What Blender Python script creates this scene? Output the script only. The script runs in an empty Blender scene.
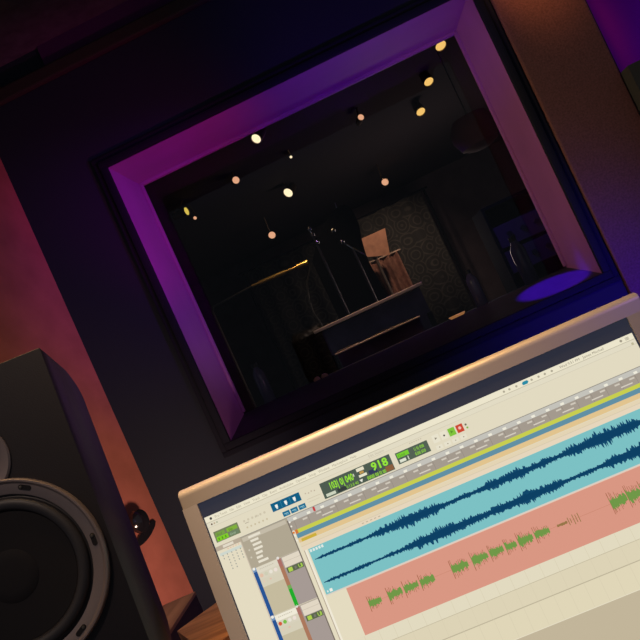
import bpy, bmesh, math, random
from mathutils import Vector, Matrix
random.seed(7)
PI = math.pi
S = bpy.context.scene
C = S.collection
CZ = 1.35                       # eye height; room heights below are given relative to it

# ------------------------------------------------------------------ camera
def rot(yaw, tilt, roll):
    return Matrix.Rotation(yaw, 3, 'Z') @ Matrix.Rotation(tilt, 3, 'X') @ Matrix.Rotation(roll, 3, 'Y')
FPX = 686.0
RC = rot(math.radians(3.965), math.radians(1.787), math.radians(24.6))
cam_d = bpy.data.cameras.new('camera'); cam = bpy.data.objects.new('camera', cam_d); C.objects.link(cam)
cam_d.sensor_width = 36; cam_d.lens = 36 * FPX / 640; cam_d.clip_start = .02
X, Y, Z = RC.col[0], RC.col[1], RC.col[2]
cam.matrix_world = Matrix(((X[0], Z[0], -Y[0], 0), (X[1], Z[1], -Y[1], 0), (X[2], Z[2], -Y[2], CZ), (0, 0, 0, 1)))
S.camera = cam
def at(px, py, y):              # the point of the room at depth y behind a pixel (z relative to the eye)
    d = RC @ Vector(((px - 320) / FPX, 1, -(py - 320) / FPX)); return d * (y / d.y)
def atz(px, py, z):
    d = RC @ Vector(((px - 320) / FPX, 1, -(py - 320) / FPX)); return d * (z / d.z)

# ------------------------------------------------------------------ helpers
def s2l(c):
    return tuple(((v / 255) / 12.92 if v / 255 <= .04045 else ((v / 255 + .055) / 1.055) ** 2.4) for v in c)
def mat(name, col, rough=.6, metal=0., spec=.5, noise=0., nscale=20., bump=0., bscale=200., emit=None, es=1.):
    m = bpy.data.materials.new(name); m.use_nodes = True
    nt = m.node_tree; b = nt.nodes['Principled BSDF']
    b.inputs['Base Color'].default_value = (*col, 1); b.inputs['Roughness'].default_value = rough
    b.inputs['Metallic'].default_value = metal; b.inputs['Specular IOR Level'].default_value = spec
    tc = nt.nodes.new('ShaderNodeTexCoord')
    if noise:
        n = nt.nodes.new('ShaderNodeTexNoise'); n.inputs['Scale'].default_value = nscale; n.inputs['Detail'].default_value = 6
        r = nt.nodes.new('ShaderNodeValToRGB')
        r.color_ramp.elements[0].position = .3; r.color_ramp.elements[1].position = .7
        r.color_ramp.elements[0].color = (*[c * (1 - noise) for c in col], 1)
        r.color_ramp.elements[1].color = (*[min(1, c * (1 + noise)) for c in col], 1)
        nt.links.new(tc.outputs['Object'], n.inputs['Vector']); nt.links.new(n.outputs['Fac'], r.inputs['Fac'])
        nt.links.new(r.outputs['Color'], b.inputs['Base Color'])
    if bump:
        n = nt.nodes.new('ShaderNodeTexNoise'); n.inputs['Scale'].default_value = bscale; n.inputs['Detail'].default_value = 4
        bp = nt.nodes.new('ShaderNodeBump'); bp.inputs['Strength'].default_value = bump; bp.inputs['Distance'].default_value = .002
        nt.links.new(tc.outputs['Object'], n.inputs['Vector']); nt.links.new(n.outputs['Fac'], bp.inputs['Height'])
        nt.links.new(bp.outputs['Normal'], b.inputs['Normal'])
    if emit:
        b.inputs['Emission Color'].default_value = (*emit, 1); b.inputs['Emission Strength'].default_value = es
    return m
def wood(name, a, b_, scale=3., axis=0, rough=.45):
    m = bpy.data.materials.new(name); m.use_nodes = True; nt = m.node_tree; b = nt.nodes['Principled BSDF']
    tc = nt.nodes.new('ShaderNodeTexCoord'); mp = nt.nodes.new('ShaderNodeMapping')
    sc = [scale * 14] * 3; sc[axis] = scale; mp.inputs['Scale'].default_value = sc
    n = nt.nodes.new('ShaderNodeTexNoise'); n.inputs['Scale'].default_value = 1; n.inputs['Detail'].default_value = 8
    n.inputs['Distortion'].default_value = .6
    r = nt.nodes.new('ShaderNodeValToRGB'); r.color_ramp.elements[0].position = .35; r.color_ramp.elements[1].position = .65
    r.color_ramp.elements[0].color = (*a, 1); r.color_ramp.elements[1].color = (*b_, 1)
    nt.links.new(tc.outputs['Object'], mp.inputs['Vector']); nt.links.new(mp.outputs['Vector'], n.inputs['Vector'])
    nt.links.new(n.outputs['Fac'], r.inputs['Fac']); nt.links.new(r.outputs['Color'], b.inputs['Base Color'])
    b.inputs['Roughness'].default_value = rough
    return m

class MB:
    """collects shapes; build() links them as ONE mesh object (input z is absolute unless a frame is given)"""
    def __init__(s): s.bm = bmesh.new()
    def quad(s, pts): s.bm.faces.new([s.bm.verts.new(p) for p in pts])
    def poly(s, pts, off):       # prism: outline pts extruded by vector off
        off = Vector(off); a = [s.bm.verts.new(p) for p in pts]; b = [s.bm.verts.new(Vector(p) + off) for p in pts]
        s.bm.faces.new(a); s.bm.faces.new(b[::-1]); n = len(a)
        for i in range(n): s.bm.faces.new((a[i], b[i], b[(i + 1) % n], a[(i + 1) % n]))
    def box(s, x0, x1, y0, y1, z0, z1, bev=0., seg=2):
        r = bmesh.ops.create_cube(s.bm, size=1)
        for v in r['verts']:
            v.co = Vector(((x0 + x1) / 2 + v.co.x * (x1 - x0), (y0 + y1) / 2 + v.co.y * (y1 - y0), (z0 + z1) / 2 + v.co.z * (z1 - z0)))
        if bev:
            es = list({e for v in r['verts'] for e in v.link_edges})
            bmesh.ops.bevel(s.bm, geom=es, offset=bev, segments=seg, affect='EDGES', profile=.5)
    def tube(s, pts, r, n=12, cap=True):
        pts = [Vector(p) for p in pts]; rs = r if isinstance(r, (list, tuple)) else [r] * len(pts)
        rings = []
        for i, p in enumerate(pts):
            d = (pts[min(i + 1, len(pts) - 1)] - pts[max(i - 1, 0)]).normalized()
            u = d.orthogonal().normalized() if not rings else (pu - d * pu.dot(d)).normalized()
            pu = u; w = d.cross(u)
            rings.append([s.bm.verts.new(p + (u * math.cos(2 * PI * k / n) + w * math.sin(2 * PI * k / n)) * rs[i]) for k in range(n)])
        for a, b in zip(rings, rings[1:]):
            for k in range(n): s.bm.faces.new((a[k], a[(k + 1) % n], b[(k + 1) % n], b[k]))
        if cap: s.bm.faces.new(rings[0][::-1]); s.bm.faces.new(rings[-1])
    def lathe(s, prof, origin, axis=(0, 0, 1), n=48, closed=False):   # prof: (radius, height along axis)
        ax = Vector(axis).normalized(); u = ax.orthogonal().normalized(); w = ax.cross(u); o = Vector(origin)
        rings = []
        for r, h in prof:
            if r < 1e-6: rings.append([s.bm.verts.new(o + ax * h)])
            else: rings.append([s.bm.verts.new(o + ax * h + (u * math.cos(2 * PI * k / n) + w * math.sin(2 * PI * k / n)) * r) for k in range(n)])
        prs = list(zip(rings, rings[1:])) + ([(rings[-1], rings[0])] if closed else [])
        for a, b in prs:
            for k in range(n):
                k2 = (k + 1) % n
                if len(a) == 1 and len(b) == 1: continue
                if len(a) == 1: s.bm.faces.new((a[0], b[k2], b[k]))
                elif len(b) == 1: s.bm.faces.new((a[k], a[k2], b[0]))
                else: s.bm.faces.new((a[k], a[k2], b[k2], b[k]))
    def build(s, name, m, parent=None, smooth=False, loc=None):
        bmesh.ops.recalc_face_normals(s.bm, faces=s.bm.faces)
        me = bpy.data.meshes.new(name)
        if loc is not None: bmesh.ops.translate(s.bm, verts=s.bm.verts, vec=-Vector(loc))
        s.bm.to_mesh(me); s.bm.free(); me.materials.append(m)
        if smooth:
            for p in me.polygons: p.use_smooth = True
            if smooth != 'full': me.set_sharp_from_angle(angle=math.radians(38))
        o = bpy.data.objects.new(name, me); C.objects.link(o)
        if loc is not None: o.location = loc
        if parent: o.parent = parent
        return o
def tag(o, label=None, cat=None, group=None, kind=None):
    if label: o['label'] = label
    if cat: o['category'] = cat
    if group: o['group'] = group
    if kind: o['kind'] = kind
    return o
def thing(name, loc=(0, 0, 0), rz=0):
    o = bpy.data.objects.new(name, None); C.objects.link(o); o.location = loc; o.rotation_euler = (0, 0, rz); o.empty_display_size = .05
    return o
def struct(o): o['kind'] = 'structure'; return o
def R3(v): return Vector((v[0], v[1], v[2] + CZ))

# ------------------------------------------------------------------ materials
M = {}
M['black_wall'] = mat('black_wall_paint', (.027, .032, .046), .9, spec=.1, bump=.3)
M['low_wall'] = mat('maroon_black_wall_paint', (.05, .04, .055), .9, spec=.1, bump=.3)
M['red_wall'] = mat('red_wall_paint', (.46, .145, .100), .9, spec=.1, noise=.12, nscale=9, bump=.3)
M['jamb'] = mat('pale_lilac_reveal_paint', (.34, .11, .34), .6, noise=.06, nscale=6)
M['trim'] = mat('black_satin_trim', (.016, .017, .026), .85, spec=.08)
M['sill'] = mat('dark_sill_board', (.05, .045, .065), .5, spec=.25, noise=.15)
M['fabric'] = mat('tan_fabric_panel', (.18, .082, .080), .95, spec=.02, noise=.2, nscale=140, bump=.6, bscale=400)
M['greytrim'] = mat('grey_corner_trim', (.06, .06, .058), .9, spec=.05)
M['lilac'] = mat('violet_light_wall_paint', (.20, .010, .30), .9, spec=.02)  # white wall; its violet light is partly put into this colour
M['crown'] = mat('dark_olive_moulding', (.045, .04, .03), .8, spec=.1)
M['cove'] = mat('purple_light_cove_colour', (.08, .025, .09), .9, spec=.05)  # purple light on a grey band, put into its base colour
M['ceil'] = mat('dark_brown_ceiling', (.085, .085, .085), .95, spec=.05, noise=.2)
M['floor'] = wood('dark_floor_boards', (.03, .018, .012), (.06, .035, .02), 1.5, 1)
M['live'] = mat('charcoal_live_room_wall', (.085, .062, .066), .9, spec=.05, noise=.2, nscale=4)
M['liveceil'] = mat('charcoal_live_room_ceiling', (.05, .042, .045), .9, spec=.1)
M['ledge'] = mat('dark_ledge_felt', (.032, .032, .044), .9, spec=.1)
M['alu'] = mat('brushed_aluminium', (.52, .47, .43), .42, metal=.45, bump=.05, bscale=900)
M['black'] = mat('matte_black_vinyl', (.020, .018, .018), .62, spec=.3, bump=.4, bscale=700)
M['satinblack'] = mat('satin_black_lacquer', (.016, .013, .014), .5, spec=.25, bump=.15, bscale=500)
M['ring'] = mat('grey_cast_driver_frame', (.15, .12, .115), .45, metal=.35)
M['rubber'] = mat('black_rubber_surround', (.018, .016, .017), .5, spec=.35)
M['cone'] = mat('black_paper_cone', (.010, .009, .010), .8, spec=.15)
M['gloss'] = mat('glossy_black_enamel', (.012, .011, .014), .12, spec=.7)
M['wood'] = wood('warm_oak', (.30, .13, .07), (.52, .25, .13), 4, 0)
M['wood2'] = wood('tan_ply', (.27, .14, .09), (.40, .22, .14), 4, 1)
M['darkwood'] = mat('dark_stained_side', (.065, .045, .055), .7, spec=.2)
M['brass'] = mat('brassy_metal', (.75, .50, .14), .28, metal=.9)
M['chrome'] = mat('chrome', (.7, .68, .65), .18, metal=1.)
M['darkmetal'] = mat('dark_metal', (.10, .085, .07), .4, metal=.8)
M['brown_cloth'] = mat('brown_moving_blanket', (.23, .13, .10), .95, spec=.05, noise=.25, nscale=30)
M['brown_board'] = mat('brown_board', (.22, .12, .075), .8, noise=.2)
M['gobo'] = mat('black_padding', (.0035, .0035, .0045), .95, spec=.05)
M['pale'] = mat('pale_reflection_edge', (.75, .58, .42), .45)
M['violet_panel'] = mat('violet_reflection_tint', (.16, .11, .20), .6, spec=.3, noise=.3, nscale=6)  # violet of the pane reflection put into the colour
M['pink'] = mat('salmon_pink_foam', (.85, .38, .30), .7)
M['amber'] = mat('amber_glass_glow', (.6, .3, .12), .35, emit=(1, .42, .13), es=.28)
M['maroon'] = mat('maroon_shade_cloth', (.11, .035, .04), .8, spec=.15)
M['bottle'] = mat('smoky_violet_plastic', (.10, .07, .16), .15, spec=.6)
M['fixture'] = mat('dark_spot_housing', (.10, .06, .03), .4, metal=.6)
def emis(name, c, s):
    m = bpy.data.materials.new(name); m.use_nodes = True; nt = m.node_tree; nt.nodes.clear()
    e = nt.nodes.new('ShaderNodeEmission'); o = nt.nodes.new('ShaderNodeOutputMaterial')
    e.inputs['Color'].default_value = (*c, 1); e.inputs['Strength'].default_value = s; nt.links.new(e.outputs[0], o.inputs[0]); return m
M['lamp_w'] = emis('warm_white_lamp_lens', (1, .82, .50), 1.25)
M['lamp_o'] = emis('orange_lamp_lens', (1, .50, .28), .85)
M['lamp_y'] = emis('yellow_lamp_lens', (1, .60, .16), 1.0)
M['lamp_s'] = emis('yellow_slit_lens', (1, .75, .12), .75)
# window pane: thin clear sheet with a faint reflection
g = bpy.data.materials.new('window_pane_glass'); g.use_nodes = True; nt = g.node_tree; nt.nodes.clear()
tr = nt.nodes.new('ShaderNodeBsdfTransparent'); gl = nt.nodes.new('ShaderNodeBsdfGlossy'); mx = nt.nodes.new('ShaderNodeMixShader')
fr = nt.nodes.new('ShaderNodeFresnel'); fr.inputs['IOR'].default_value = 1.45; gl.inputs['Roughness'].default_value = .01
tr.inputs['Color'].default_value = (.93, .93, .95, 1)
oo = nt.nodes.new('ShaderNodeOutputMaterial')
nt.links.new(fr.outputs[0], mx.inputs[0]); nt.links.new(tr.outputs[0], mx.inputs[1]); nt.links.new(gl.outputs[0], mx.inputs[2]); nt.links.new(mx.outputs[0], oo.inputs[0])
M['glass'] = g
# ornamental hanging: dark damask rings
d = bpy.data.materials.new('dark_damask_cloth'); d.use_nodes = True; nt = d.node_tree; b = nt.nodes['Principled BSDF']
tc = nt.nodes.new('ShaderNodeTexCoord'); v = nt.nodes.new('ShaderNodeTexVoronoi'); v.feature = 'F1'; v.inputs['Scale'].default_value = 5.5; v.inputs['Randomness'].default_value = .35
mt = nt.nodes.new('ShaderNodeMath'); mt.operation = 'MULTIPLY'; mt.inputs[1].default_value = 26
sn = nt.nodes.new('ShaderNodeMath'); sn.operation = 'SINE'; r = nt.nodes.new('ShaderNodeValToRGB')
r.color_ramp.elements[0].color = (.016, .014, .012, 1); r.color_ramp.elements[1].color = (.046, .040, .030, 1); r.color_ramp.elements[0].position = .3
nt.links.new(tc.outputs['Object'], v.inputs['Vector']); nt.links.new(v.outputs['Distance'], mt.inputs[0]); nt.links.new(mt.outputs[0], sn.inputs[0])
nt.links.new(sn.outputs[0], r.inputs['Fac']); nt.links.new(r.outputs['Color'], b.inputs['Base Color']); b.inputs['Roughness'].default_value = .9
M['damask'] = d

# ------------------------------------------------------------------ the control room
WX0, WX1, WZ0, WZ1 = -.737, .903, CZ - .212, CZ + 1.039      # window opening in the front wall (y = 2.8)
IX0, IX1, IZ0, IZ1 = -.722, .888, CZ - .150, CZ + 1.030      # where the pane sits (y = 3.15)
WY, GY = 2.8, 3.15
CEIL = CZ + 1.63
# front wall above / beside the window
m = MB()
for x0, x1, z0, z1 in ((-1.16, WX0, WZ0, CEIL), (WX1, 1.30, WZ0, CEIL), (WX0, WX1, WZ1, CEIL)):
    m.box(x0, x1, WY, GY, z0, z1)
struct(m.build('wall_front', M['black_wall']))
m = MB(); m.box(-1.16, 1.30, WY, GY, 0, WZ0)
struct(m.build('wall_front_lower', M['black_wall']))
# splayed red wall on the left
m = MB(); m.poly([(-1.14, 2.81, 0), (-2.05, .5, 0), (-2.17, .55, 0), (-1.26, 2.86, 0)], (0, 0, CEIL))
struct(m.build('wall_left', M['red_wall']))
# recessed violet wall at the right
m = MB(); m.poly([(1.30, 3.10, 0), (2.9, 2.7, 0), (2.9, 2.85, 0), (1.30, 3.25, 0)], (0, 0, CEIL + .4))
struct(m.build('wall_right', M['lilac']))
m = MB(); m.box(-2.3, 3.0, -.6, 2.86, -.08, 0)
struct(m.build('floor', M['floor']))
m = MB(); m.box(-2.3, 1.30, .3, 2.86, CEIL, CEIL + .08)
struct(m.build('ceiling', M['ceil']))
m = MB(); m.box(-1.14, 1.29, 2.765, 2.80, CZ + 1.475, CZ + 1.535, .008)
struct(m.build('trim_1', M['crown']))
m = MB(); m.box(-.80, 1.29, 2.785, 2.80, CZ + 1.535, CEIL)
struct(m.build('trim_2', M['cove']))
# window: reveal faces, casing, sill, panes
def reveal(name, pts, off, mm, parent):
    m = MB(); m.poly(pts, off); return m.build(name, mm, parent)
win = thing('window_1', (0, WY, WZ0)); struct(win)
P = lambda x, y, z: (x, y - WY, z - WZ0)
o0, o1, o2, o3 = P(WX0, WY, WZ1), P(WX1, WY, WZ1), P(WX1, WY, WZ0), P(WX0, WY, WZ0)
i0, i1, i2, i3 = P(IX0, GY, IZ1), P(IX1, GY, IZ1), P(IX1, GY, IZ0), P(IX0, GY, IZ0)
reveal('window_head', [o0, o1, i1, i0], (0, 0, .006), M['jamb'], win)
reveal('window_jamb', [o0, i0, i3, o3], (-.006, 0, 0), M['jamb'], win)
reveal('window_jamb', [o1, o2, i2, i1], (.006, 0, 0), M['jamb'], win)
reveal('window_sill', [o3, i3, i2, o2], (0, 0, -.006), M['sill'], win)
def frame_ring(m, x0, x1, z0, z1, w, y0, y1, bev=.003):
    m.box(x0 - w, x1 + w, y0, y1, z1, z1 + w, bev); m.box(x0 - w, x1 + w, y0, y1, z0 - w, z0, bev)
    m.box(x0 - w, x0, y0, y1, z0, z1, bev); m.box(x1, x1 + w, y0, y1, z0, z1, bev)
m = MB()
frame_ring(m, WX0, WX1, 0, WZ1 - WZ0, .030, -.022, .0)
frame_ring(m, WX0 - .032, WX1 + .032, -.032, WZ1 - WZ0 + .032, .022, -.014, .0)
m.build('window_casing', M['trim'], win, smooth=True)
m = MB(); y0_, y1_ = GY - WY - .022, GY - WY + .004
m.box(IX0 + .003, IX1 - .003, y0_, y1_, IZ1 - WZ0 - .014, IZ1 - WZ0 + .004, .004)
m.box(IX0 - .003, IX0 + .013, y0_, y1_, .07, IZ1 - WZ0, .004); m.box(IX1 - .013, IX1 + .003, y0_, y1_, .07, IZ1 - WZ0, .004)
m.build('window_stop', M['jamb'], win, smooth=True)
m = MB(); m.quad([P(IX0, GY + .012, IZ0), P(IX1, GY + .012, IZ0), P(IX1, GY + .012, IZ1), P(IX0, GY + .012, IZ1)])
tag(m.build('pane', M['glass'], win), 'clear window pane')
# tan fabric panel beside the window, grey corner strip, black wall panel
m = MB(); m.box(.962, 1.285, 2.770, 2.799, .02, CZ + 1.60, .006)
tag(m.build('acoustic_panel', M['fabric'], loc=(1.12, 2.8, .02)), 'tall tan fabric wall panel right of the studio window', 'wall panel')
m = MB(); m.poly([(1.288, 2.79, .02), (1.288, 2.70, .02), (1.36, 2.70, .02), (1.36, 2.79, .02)], (0, 0, CZ + .455))
tag(m.build('corner_post', M['greytrim'], loc=(1.32, 2.75, .02)), 'dark grey square post between the tan fabric panel and the black panel', 'post')
m = MB(); m.box(1.365, 2.5, 2.70, 2.76, .02, CZ + .455, .006)
tag(m.build('black_panel', M['black'], loc=(1.9, 2.73, .02)), 'large black panel at the right frame edge below the violet wall', 'wall panel')

# ------------------------------------------------------------------ live room seen through the pane
LC = CZ + 1.42
m = MB(); m.box(-3.0, 3.2, 9.0, 9.1, 0, LC); struct(m.build('wall_back', M['live']))
m = MB(); m.box(-3.1, -3.0, GY, 9.1, 0, LC); struct(m.build('wall_live_room_left', M['live']))
m = MB(); m.box(3.2, 3.3, GY + .15, 9.1, 0, LC); struct(m.build('wall_live_room_right', M['live']))
m = MB(); m.box(-3.1, 3.3, GY, 9.1, LC, LC + .08); struct(m.build('ceiling_live_room', M['liveceil']))
m = MB(); m.box(-3.1, 3.3, GY, 9.1, -.08, 0); struct(m.build('floor_live_room', M['live']))
LZ = CZ - .172
m = MB(); m.box(-1.3, 1.28, GY + .001, 3.72, LZ - .04, LZ, .004)
m.box(-1.3, 1.28, GY + .001, 3.66, 0, LZ - .04)
struct(m.build('trim_3', M['ledge']))

def spot(px, py, y, r, lens, aim, label, low=False, grp='small ceiling spotlights in the live room'):
    """can spotlight: stem, housing, glowing lens; lens faces aim"""
    p = R3(at(px, py, y)); a = Vector(aim).normalized()
    t = thing('ceiling_spotlight', p)
    m = MB(); m.tube([-a * .10, (0, 0, max(.02, LC - p.z))], .006, 8); m.build('stem', M['fixture'], t)
    m = MB(); m.lathe([(0, -.12), (r * .9, -.12), (r * 1.18, -.02), (r * 1.18, .0), (r * 1.02, .0), (r * 1.02, -.008)], (0, 0, 0), a, 20)
    m.build('housing', M['fixture'], t, smooth=True)
    m = MB(); m.lathe([(0, -.004), (r, -.007)], (0, 0, 0), a, 20); m.build('lens', lens, t)
    tag(t, label, 'spotlight', grp)
F = (0, -1, -.35)
spot(256, 139, 4.25, .031, M['lamp_w'], (-.5, -.8, -.55), 'brightest pale disc, added for a lamp reflection just under the violet top edge of the window')  # stands in for a control-room lamp mirrored in the pane
spot(236, 180, 5.0, .026, M['lamp_o'], (.3, -1, -.2), 'small orange spotlight left of the two bright pale discs')
spot(288, 193, 6.0, .042, M['lamp_w'], (-.5, -.8, -.5), 'second bright pale disc, added for a lamp reflection lower in the middle of the window')  # also in place of a mirrored control-room lamp
spot(291, 157, 5.1, .010, M['lamp_w'], F, 'tiniest spotlight, a faint dot between the two bright pale discs')
spot(187, 211, 5.1, .032, M['lamp_s'], (.93, -.35, -.1), 'yellow slit shaped spotlight at the far left of the window')
spot(195, 218, 5.3, .013, M['lamp_o'], F, 'dim orange spotlight just beside the yellow slit shaped one')
spot(171, 208, 5.3, .010, M['lamp_o'], F, 'dimmest orange dot next to the left reveal of the window')
spot(272, 235, 7.0, .036, M['lamp_o'], (.2, -1, 0), 'orange spotlight lowest on the left above the brass boom arm')
spot(361, 117, 4.9, .022, M['lamp_o'], (.2, -1, 0), 'orange spotlight alone in the upper middle of the window')
spot(385, 182, 7.0, .034, M['lamp_o'], (.1, -1, 0), 'orange spotlight above the patterned hanging')
spot(441, 46, 4.2, .034, M['lamp_y'], (0, -.55, -.8), 'topmost of the three yellow can spotlights at the upper right')
spot(429, 82, 4.8, .034, M['lamp_y'], (0, -.55, -.8), 'middle one of the three yellow can spotlights at the upper right')
spot(421, 112, 5.4, .036, M['lamp_y'], (0, -.6, -.8), 'lowest of the three yellow can spotlights at the upper right')

# patterned hanging on a rail at the back
a = at(250, 240, 8.2); b2 = at(400, 175, 8.2); zb = at(470, 330, 8.2)
m = MB(); n = 60; x0, x1 = a.x - .2, zb.x + .15
m_pts = [(x0 + (x1 - x0) * i / n, 8.2 + .03 * math.sin(i * .9)) for i in range(n + 1)]
for (xa, ya), (xb, yb) in zip(m_pts, m_pts[1:]):
    m.quad([(xa, ya, CZ - .75), (xb, yb, CZ - .75), (xb, yb, CZ + 1.15), (xa, ya, CZ + 1.15)])
bmesh.ops.remove_doubles(m.bm, verts=m.bm.verts, dist=1e-4)
bmesh.ops.solidify(m.bm, geom=m.bm.faces[:], thickness=.01)
t = thing('patterned_hanging', ((x0 + x1) / 2, 8.2, CZ - .75))
m.build('cloth', M['damask'], t, smooth='full').location = -Vector(t.location)
m = MB(); m.tube([(x0 - .1, 8.2, CZ + 1.16), (x1 + .1, 8.2, CZ + 1.16)], .012)
for x in (x0 - .05, x1 + .05): m.tube([(x, 8.2, 0), (x, 8.2, CZ + 1.16)], .015)
m.build('rail', M['gobo'], t).location = -Vector(t.location)
tag(t, 'dark hanging with ringed damask pattern at the back of the live room', 'hanging')

# brass boom arm on a stand, cable drooping from its end
p0, p1, p2 = R3(at(213, 307, 4.9)), R3(at(252, 286, 4.9)), R3(at(308, 262, 4.9))
t = thing('boom_stand', (p0.x - .02, p0.y, 0)); L = Vector(t.location)
m = MB(); m.tube([(0, 0, .02), (0, 0, p0.z - .03), p0 - L], .010); m.build('pole', M['darkmetal'], t)
m = MB()
for k in range(3): m.tube([(0, 0, .15), (.3 * math.cos(k * 2.1), .3 * math.sin(k * 2.1), .012)], .009, 8)
m.build('tripod_base', M['darkmetal'], t)
m = MB(); m.tube([p0 - L, p1 - L], .007); m.build('boom', M['darkmetal'], t)
m = MB(); q = lambda f_: p1 - L + (p2 - p1) * f_
m.tube([q(0), q(.12), q(.121), q(.6), q(.601), q(.8), q(.801), q(1)], [.010, .010, .015, .016, .011, .011, .021, .021], 14)
tag(m.build('sleeve', M['brass'], t, smooth=True), 'brassy thick front section')
m = MB(); pts = [R3(at(x, y, 4.9)) - L for x, y in ((308, 262), (310, 268), (307, 283), (309, 300), (314, 314), (320, 322))] + [Vector((.72, 0, .3)), Vector((.6, -.1, .01))]
m.tube(pts, .006, 8); m.build('cable', M['darkmetal'], t, smooth=True)
tag(t, 'horizontal brass coloured boom arm on a stand left of the black gobo', 'stand')

# black round-topped gobo
t = thing('gobo', (*at(350, 270, 4.85).xy, 0)); L = Vector(t.location)
out = [(312, 262), (319, 236), (332, 212), (347, 205), (358, 222), (362, 240), (369, 262), (385, 292), (392, 322)]
pts = [R3(at(x, y, 4.85)) - L for x, y in out]
pts += [Vector((pts[-1].x, 0, .12)), Vector((pts[0].x + .03, 0, .12))]
cr = []
nn = len(pts)
for i in range(nn - 3):
    p_, q_, r_, s_ = pts[max(i - 1, 0)], pts[i], pts[i + 1], pts[min(i + 2, nn - 3)]
    for k in range(5):
        u = k / 5
        cr.append(.5 * ((2 * q_) + (r_ - p_) * u + (2 * p_ - 5 * q_ + 4 * r_ - s_) * u * u + (3 * q_ - p_ - 3 * r_ + s_) * u ** 3))
cr += pts[-3:]
m = MB(); m.poly(cr, (0, .16, 0)); m.build('padding', M['gobo'], t)
m = MB()
for x in (pts[0].x + .10, pts[-1].x - .10): m.box(x - .03, x + .03, -.03, .20, 0, .12, .01)
m.build('feet', M['darkmetal'], t)
tag(t, 'tall black padded gobo with rounded top in the middle of the live room', 'gobo')

# microphone stands with small bright fittings round the gobo
def mic_stand(base_px, parts, mic, label, y):
    bp = R3(at(*base_px, y)); t = thing('microphone_stand', (bp.x, bp.y, 0)); L = Vector(t.location)
    m = MB(); m.tube([(0, 0, .03), bp - L], .007, 8); m.build('pole', M['darkmetal'], t)
    m = MB(); m.lathe([(0, .03), (.10, .028), (.13, .012), (.13, 0), (0, 0)], (0, 0, 0), n=24); m.build('base', M['darkmetal'], t, smooth=True)
    m = MB(); m.tube([R3(at(x, y_, y)) - L for x, y_ in parts], .006, 8); m.build('arm', M['chrome'], t)
    for x, y_ in mic:
        m = MB(); c = R3(at(x, y_, y)) - L; m.lathe([(0, -.018), (.012, -.013), (.017, 0), (.012, .013), (0, .018)], c, (0, 0, 1), 12)
        m.build('clamp_knob', M['chrome'], t, smooth=True)
    tag(t, label, 'microphone stand', 'microphone stands in the live room')
mic_stand((348, 228), [(335, 203), (338, 212), (343, 220), (348, 229)], [(335.5, 211), (344, 206.5)], 'microphone stand whose short arm tilts above the top of the black gobo', 5.13)
mic_stand((353, 249), [(342, 242), (347, 244.5), (353, 248.5), (366, 255.5)], [(342, 242), (333, 230.5)], 'microphone stand with a chrome arm crossing the brown music stand', 4.60)
mic_stand((313, 236), [(309, 228), (311, 232), (313, 236)], [(309.5, 229), (312.5, 234.5), (317, 242.5)], 'microphone stand with a yellow lit head at the left shoulder of the gobo', 4.42)

# brown music stand
t = thing('music_stand', (*at(372, 250, 5.42).xy, 0)); L = Vector(t.location)
m = MB(); m.poly([R3(at(x, y, 5.42)) - L for x, y in ((352, 243), (385, 228), (390, 255), (368, 257))], (0, .015, 0)); m.build('desk', M['brown_board'], t)
m = MB(); z = R3(at(372, 250, 5.42)).z; m.tube([(0, .03, .02), (0, .03, z)], .012, 10); m.build('pole', M['darkmetal'], t)
m = MB(); m.lathe([(0, .03), (.14, .02), (.15, 0), (0, 0)], (0, .03, 0), n=24); m.build('base', M['darkmetal'], t)
tag(t, 'brown music stand with sloping desk right of the black gobo', 'music stand')

# brown blanket hanging in folds
t = thing('draped_blanket', (*at(392, 290, 5.75).xy, 0)); L = Vector(t.location)
m = MB(); N = 50
tl, trr, brr, bl = [R3(at(x, y, 5.75)) - L for x, y in ((362, 266), (397, 251), (438, 338), (404, 350))]
grid = []
for j in range(9):
    v = j / 8; row = []
    for i in range(N + 1):
        u = i / N; p = (tl * (1 - u) + trr * u) * (1 - v) + (bl * (1 - u) + brr * u) * v
        row.append(m.bm.verts.new(p + Vector((0, .035 * math.sin(u * 24 + v * 1.5) * (.4 + .6 * v), 0))))
    grid.append(row)
for j in range(8):
    for i in range(N): m.bm.faces.new((grid[j][i], grid[j][i + 1], grid[j + 1][i + 1], grid[j + 1][i]))
bmesh.ops.solidify(m.bm, geom=m.bm.faces[:], thickness=.012)
m.build('blanket', M['brown_cloth'], t, smooth='full')
m = MB(); m.tube([tl + Vector((-.03, 0, 0)), trr + Vector((.03, 0, 0))], .014, 10)
c = (tl + trr) / 2; m.tube([(c.x, .06, .02), (c.x, .06, c.z)], .014, 10); m.lathe([(0, .03), (.16, .02), (.17, 0), (0, 0)], (c.x, .06, 0), n=24)
m.build('rack', M['darkmetal'], t)
tag(t, 'brown blanket draped in vertical folds on a rack right of the gobo', 'blanket')

# two-tier stand with pale edges, added in place of a reflection in the pane
y = 3.98; a, b_, c, e = [R3(at(*p, y)) for p in ((313, 331), (423, 285), (335, 355), (420, 316))]
t = thing('reflection_stand', ((a.x + b_.x) / 2, y, 0)); L = Vector(t.location)
za = (a.z + b_.z) / 2; zc = (c.z + e.z) / 2; fl = CZ - .42
for nm, (x0, x1), z, th in (('shelf', (a.x - L.x, b_.x - L.x), za, .020), ('shelf', (c.x - L.x, e.x - L.x), zc, .010)):
    m = MB(); m.box(x0, x1, .012, .36, z - th / 2, z + th / 2); s_ = m.build(nm, M['satinblack'], t)
    m = MB(); m.box(x0, x1, 0, .012, z - th / 2, z + th / 2, .003); tag(m.build('front_edge', M['pale'], s_), 'pale edge of the reflection')
m = MB(); m.box(a.x - L.x + .02, b_.x - L.x, .30, .32, .12, za - .012); m.build('back_panel', M['violet_panel'], t)
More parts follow.
